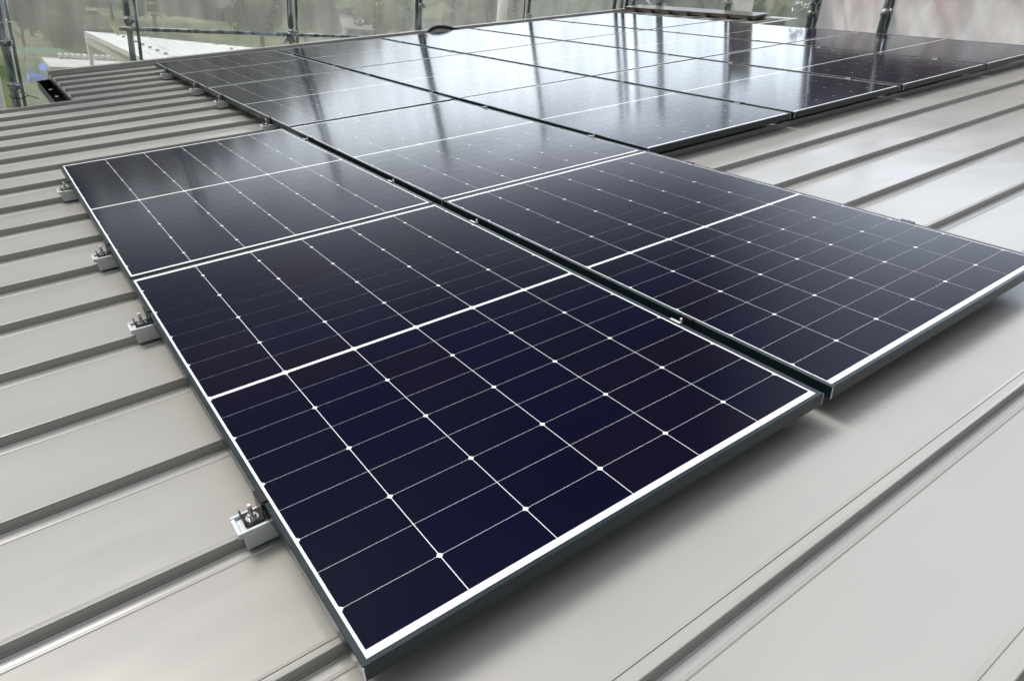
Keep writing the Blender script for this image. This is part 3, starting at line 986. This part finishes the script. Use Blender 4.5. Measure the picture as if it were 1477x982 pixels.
# long low shed with a row of white ridge tiles
p = at(152, 97, 40)
az = math.atan2(p.y - CAMW.y, p.x - CAMW.x) - math.pi / 2
sh = empty('storage_shed', Matrix.Translation((p.x, p.y, GZ)) @ Matrix.Rotation(az + 0.12, 4, 'Z'))
tag(sh, 'low pale roofed shed with a row of white ridge tiles below the white roof', 'shed')
hz = p.z - GZ
bm = bmesh.new(); box(bm, -2.0, 2.2, -0.6, 3.0, 0, hz - 0.12)
link_mesh('wall', bm, mk('tan_boards', (0.25, 0.19, 0.13), scale=2), sh)
bm = bmesh.new(); box(bm, -2.3, 2.5, -0.9, 3.2, hz - 0.118, hz + 0.02)
link_mesh('roof', bm, PALE, sh)
bm = bmesh.new()
for i in range(16):
    x = -1.6 + i * 0.26
    tube(bm, [(x, 3.0, hz + 0.14), (x + 0.2, 3.0, hz + 0.14)], [0.15, 0.11], 8)
link_mesh('ridge_tile', bm, mk('white_tiles', (0.7, 0.68, 0.64)), sh)
bm = bmesh.new(); box(bm, -0.2, 0.35, -0.64, -0.6, hz - 0.75, hz - 0.3)
link_mesh('window', bm, PALE, sh)
# blue tarps
BLUE = mk('blue_tarpaulin', (0.05, 0.16, 0.62), (0.09, 0.24, 0.75), scale=1.5, rough=0.5)
def tarp(px, py, w_, d_, label):
    p = at(px, py, 1.0); d = p - CAMW
    q = CAMW + d * ((GZ + 0.25 - CAMW.z) / d.z)
    bm = bmesh.new()
    nx, ny = 14, 10
    g_ = [[bm.verts.new(((i / nx - 0.5) * w_, (j / ny - 0.5) * d_, 0.14 * noise.noise(Vector((i * 0.5 + px, j * 0.5, 1))) + 0.22 * math.sin(math.pi * i / nx) * math.sin(math.pi * j / ny) - (0.25 if i in (0, nx) or j in (0, ny) else 0))) for j in range(ny + 1)] for i in range(nx + 1)]
    for i in range(nx):
        for j in range(ny):
            bm.faces.new((g_[i][j], g_[i + 1][j], g_[i + 1][j + 1], g_[i][j + 1]))
    az = math.atan2(d.y, d.x) - math.pi / 2
    o = link_mesh('tarpaulin', bm, BLUE, None, True, Matrix.Translation(q) @ Matrix.Rotation(az, 4, 'Z'))
    tag(o, label, 'tarp')
tarp(66, 95, 0.85, 3.0, 'upper blue tarpaulin heap beside the low shed')
tarp(52, 110, 1.15, 1.9, 'lower wider blue tarpaulin lying on the grass left of the gutter')
# green netted frame
p = at(72, 84, 58)
az = math.atan2(p.y - CAMW.y, p.x - CAMW.x) - math.pi / 2
gf = empty('net_frame', Matrix.Translation((p.x, p.y, GZ)) @ Matrix.Rotation(az + 0.3, 4, 'Z'))
tag(gf, 'pale green netted garden frame above the blue tarps', 'garden frame')
bm = bmesh.new()
for x in (-1.6, 0, 1.6):
    for y in (-1, 3):
        tube(bm, [(x, y, 0), (x, y, 1.6)], 0.05, 6)
for y in (-1, 3): tube(bm, [(-1.6, y, 1.6), (1.6, y, 1.6)], 0.05, 6)
for x in (-1.6, 0, 1.6): tube(bm, [(x, -1, 1.6), (x, 3, 1.6)], 0.05, 6)
link_mesh('pole', bm, PALE, gf)
bm = bmesh.new(); box(bm, -1.6, 1.6, -1, 3, 1.66, 1.70)
link_mesh('net', bm, sheet_mat('green_net', (0.25, 0.42, 0.32), 0.5, 0.8), gf)
# concrete pole and white A-shaped mast
p = at(723, 30, 60)
bm = bmesh.new()
tube(bm, [(0, 0, -1), (0, 0, 9)], [0.42, 0.36], 14)
tag(link_mesh('utility_pole', bm, PALE, None, False, Matrix.Translation((p.x, p.y, terrain_z(p.x, p.y)))), 'thick pale concrete pole among the shrubs right of the black hose', 'pole')
p = at(222, 24, 95)
bm = bmesh.new()
for s in (-1, 1):
    tube(bm, [(s * 0.9, 0, 0), (0.12 * s, 0, 6.0)], 0.08, 6)
for k in range(5):
    z = 0.6 + k * 1.0; hwid = 0.9 - 0.78 * z / 6
    tube(bm, [(-hwid, 0, z), (hwid, 0, z)], 0.05, 6)
az = math.atan2(p.y - CAMW.y, p.x - CAMW.x) - math.pi / 2
tag(link_mesh('lattice_mast', bm, mat('white_mast', (0.8, 0.8, 0.78), 0.5), None, False, Matrix.Translation((p.x, p.y, p.z - 0.3)) @ Matrix.Rotation(az, 4, 'Z')), 'white A-shaped ladder mast above the white roof', 'mast')

# trees
LEAF = {}
def leafmat(name, c1, c2):
    m = mat(name, c1, 0.8, 0, 0.15)
    noisy(m, c1, c2, scale=0.8, detail=3)
    return m
LEAF['g'] = leafmat('green_leaves', (0.05, 0.075, 0.025), (0.10, 0.12, 0.045))
LEAF['y'] = leafmat('yellow_green_leaves', (0.16, 0.15, 0.045), (0.27, 0.235, 0.09))
LEAF['d'] = leafmat('dark_evergreen_leaves', (0.025, 0.042, 0.022), (0.06, 0.075, 0.035))
BARK = mk('bark', (0.09, 0.07, 0.05), scale=3)
def make_tree(h, r, kind, seed, n=900):
    rr = random.Random(seed)
    root = empty('tree', Matrix.Identity(4))
    bm = bmesh.new()
    tube(bm, [(0, 0, -1), (0.05, 0, h * 0.3), (0.1, 0.05, h * 0.75)], [0.25, 0.18, 0.06], 8)
    for k in range(5):
        a = rr.uniform(0, 6.28)
        z = h * rr.uniform(0.28, 0.6)
        tube(bm, [(0.05, 0, z), (math.cos(a) * r * 0.6, math.sin(a) * r * 0.6, z + h * 0.2)], [0.1, 0.03], 6)
    link_mesh('trunk', bm, BARK, root)
    bm = bmesh.new()
    lobes = [(Vector((rr.uniform(-.55, .55) * r, rr.uniform(-.55, .55) * r, h * rr.uniform(0.38, 0.88))), r * rr.uniform(0.35, 0.6)) for _ in range(9)]
    for i in range(n):
        c, lr = rr.choice(lobes)
        d = Vector((rr.gauss(0, 1), rr.gauss(0, 1), rr.gauss(0, 1))).normalized()
        p = c + d * lr * rr.uniform(0.6, 1.05)
        s = rr.uniform(0.14, 0.32)
        nrm = (d + Vector((rr.gauss(0, .5), rr.gauss(0, .5), rr.gauss(0, .5)))).normalized()
        a = nrm.orthogonal().normalized() * s
        b2 = nrm.cross(a)
        bm.faces.new([bm.verts.new(p + a * x + b2 * y) for x, y in ((-1, -.6), (1, -.6), (1.1, .5), (0, 1), (-1.1, .5))])
    link_mesh('crown', bm, LEAF[kind], root)
    return root
protos = {'g': make_tree(6.5, 2.8, 'g', 1), 'y': make_tree(4.5, 2.2, 'y', 2), 'd': make_tree(9.0, 3.2, 'd', 3)}
used = set()
KN = {'g': 'rounded mid green tree', 'y': 'yellow green shrubby tree', 'd': 'dark evergreen tree'}
rt = random.Random(11)
def plant(px, py, dist, kind, sc, label):
    p = at(px, py, dist)
    z = terrain_z(p.x, p.y)
    mw = Matrix.Translation((p.x, p.y, z)) @ Matrix.Rotation(rt.uniform(0, 6.28), 4, 'Z') @ Matrix.Scale(sc, 4)
    if kind not in used:
        used.add(kind); o = protos[kind]; o.matrix_world = mw
    else:
        o = copy_tree(protos[kind], mw)
    tag(o, label, 'tree', 'trees in the valley behind the sheets')
spots = [
 (80, 58, 80, 'g', 0.8, 'green tree between the low shed and the brown boarded house'),
 (98, 50, 84, 'g', 0.9, 'green tree beside the left tip of the white roof'),
 (30, 40, 70, 'd', 0.6, 'dark tree behind the left scaffold post'),
 (160, 8, 110, 'd', 0.8, 'dark tree left of the white A-shaped mast'),
 (295, 14, 120, 'g', 1.0, 'green tree above the middle of the white roof'),
 (375, 20, 110, 'y', 1.2, 'yellow green tree above the right tip of the white roof'),
 (440, 30, 95, 'g', 1.1, 'green tree just right of the braced scaffold post'),
 (470, 15, 120, 'y', 1.6, 'yellow green tree behind the second row, left of the low grey house'),
 (545, 20, 115, 'g', 1.2, 'green tree behind the low grey house'),
 (563, 40, 70, 'y', 0.8, 'yellow shrub right of the low grey house'),
 (585, 36, 72, 'y', 0.9, 'yellow shrub left of the slim pale post'),
 (630, 36, 75, 'y', 0.7, 'yellow shrub right above the arch of the black hose'),
 (660, 28, 80, 'd', 0.7, 'dark tree between the hose and the concrete pole'),
 (690, 22, 75, 'y', 1.1, 'tall yellow shrub left of the concrete pole'),
 (745, 25, 75, 'y', 1.0, 'yellow shrub right of the concrete pole'),
 (775, 15, 120, 'g', 1.2, 'green tree right of the slim dark post'),
 (820, 20, 120, 'd', 1.0, 'dark tree behind the milky sheet'),
 (865, 10, 130, 'g', 1.3, 'green tree left of the far corner post'),
 (1090, 15, 140, 'g', 1.0, 'green tree right of the ridge vent'),
 (1110, 22, 150, 'd', 0.8, 'dark tree left of the small hillside house'),
 (1170, 28, 145, 'd', 0.8, 'dark tree right of the small hillside house')]
for s in spots: plant(*s)

for q in range(34):
    px = rt.uniform(20, 1160)
    kind = rt.choice('ggyyd')
    plant(px, 0, rt.uniform(85, 190), kind, rt.uniform(0.8, 1.5), 'one of the indistinct bushes that blur together beyond the hazy sheets')

# far wooded slopes read as one mass
rf = random.Random(21)
bm = bmesh.new()
for i in range(2600):
    a = rf.uniform(-0.35, 1.75 + 0.35)
    d = 150 + 300 * rf.random() ** 0.8
    x, y = CAMW.x + d * math.cos(a), CAMW.y + d * math.sin(a)
    z = terrain_z(x, y)
    s = rf.uniform(2.5, 6.0)
    mtx = Matrix.Translation((x, y, z + s * 0.5)) @ Matrix.Rotation(rf.uniform(0, 6), 4, 'Z') @ Matrix.Diagonal((s, s * rf.uniform(.7, 1.1), s * rf.uniform(0.8, 1.5), 1))
    r = bmesh.ops.create_icosphere(bm, subdivisions=1, radius=1, matrix=mtx)
    for v in r['verts']: v.co += Vector((rf.uniform(-.3, .3), rf.uniform(-.3, .3), rf.uniform(-.3, .3))) * s
    mi = rf.choice((0, 0, 1, 2))
    for v in r['verts']:
        for f in v.link_faces: f.material_index = mi
o = link_mesh('forest', bm, [LEAF['d'], LEAF['g'], mk('olive_leaves', (0.12, 0.12, 0.05))])
tag(o, 'mixed woods covering the hills beyond the sheets', 'forest', None, 'stuff')
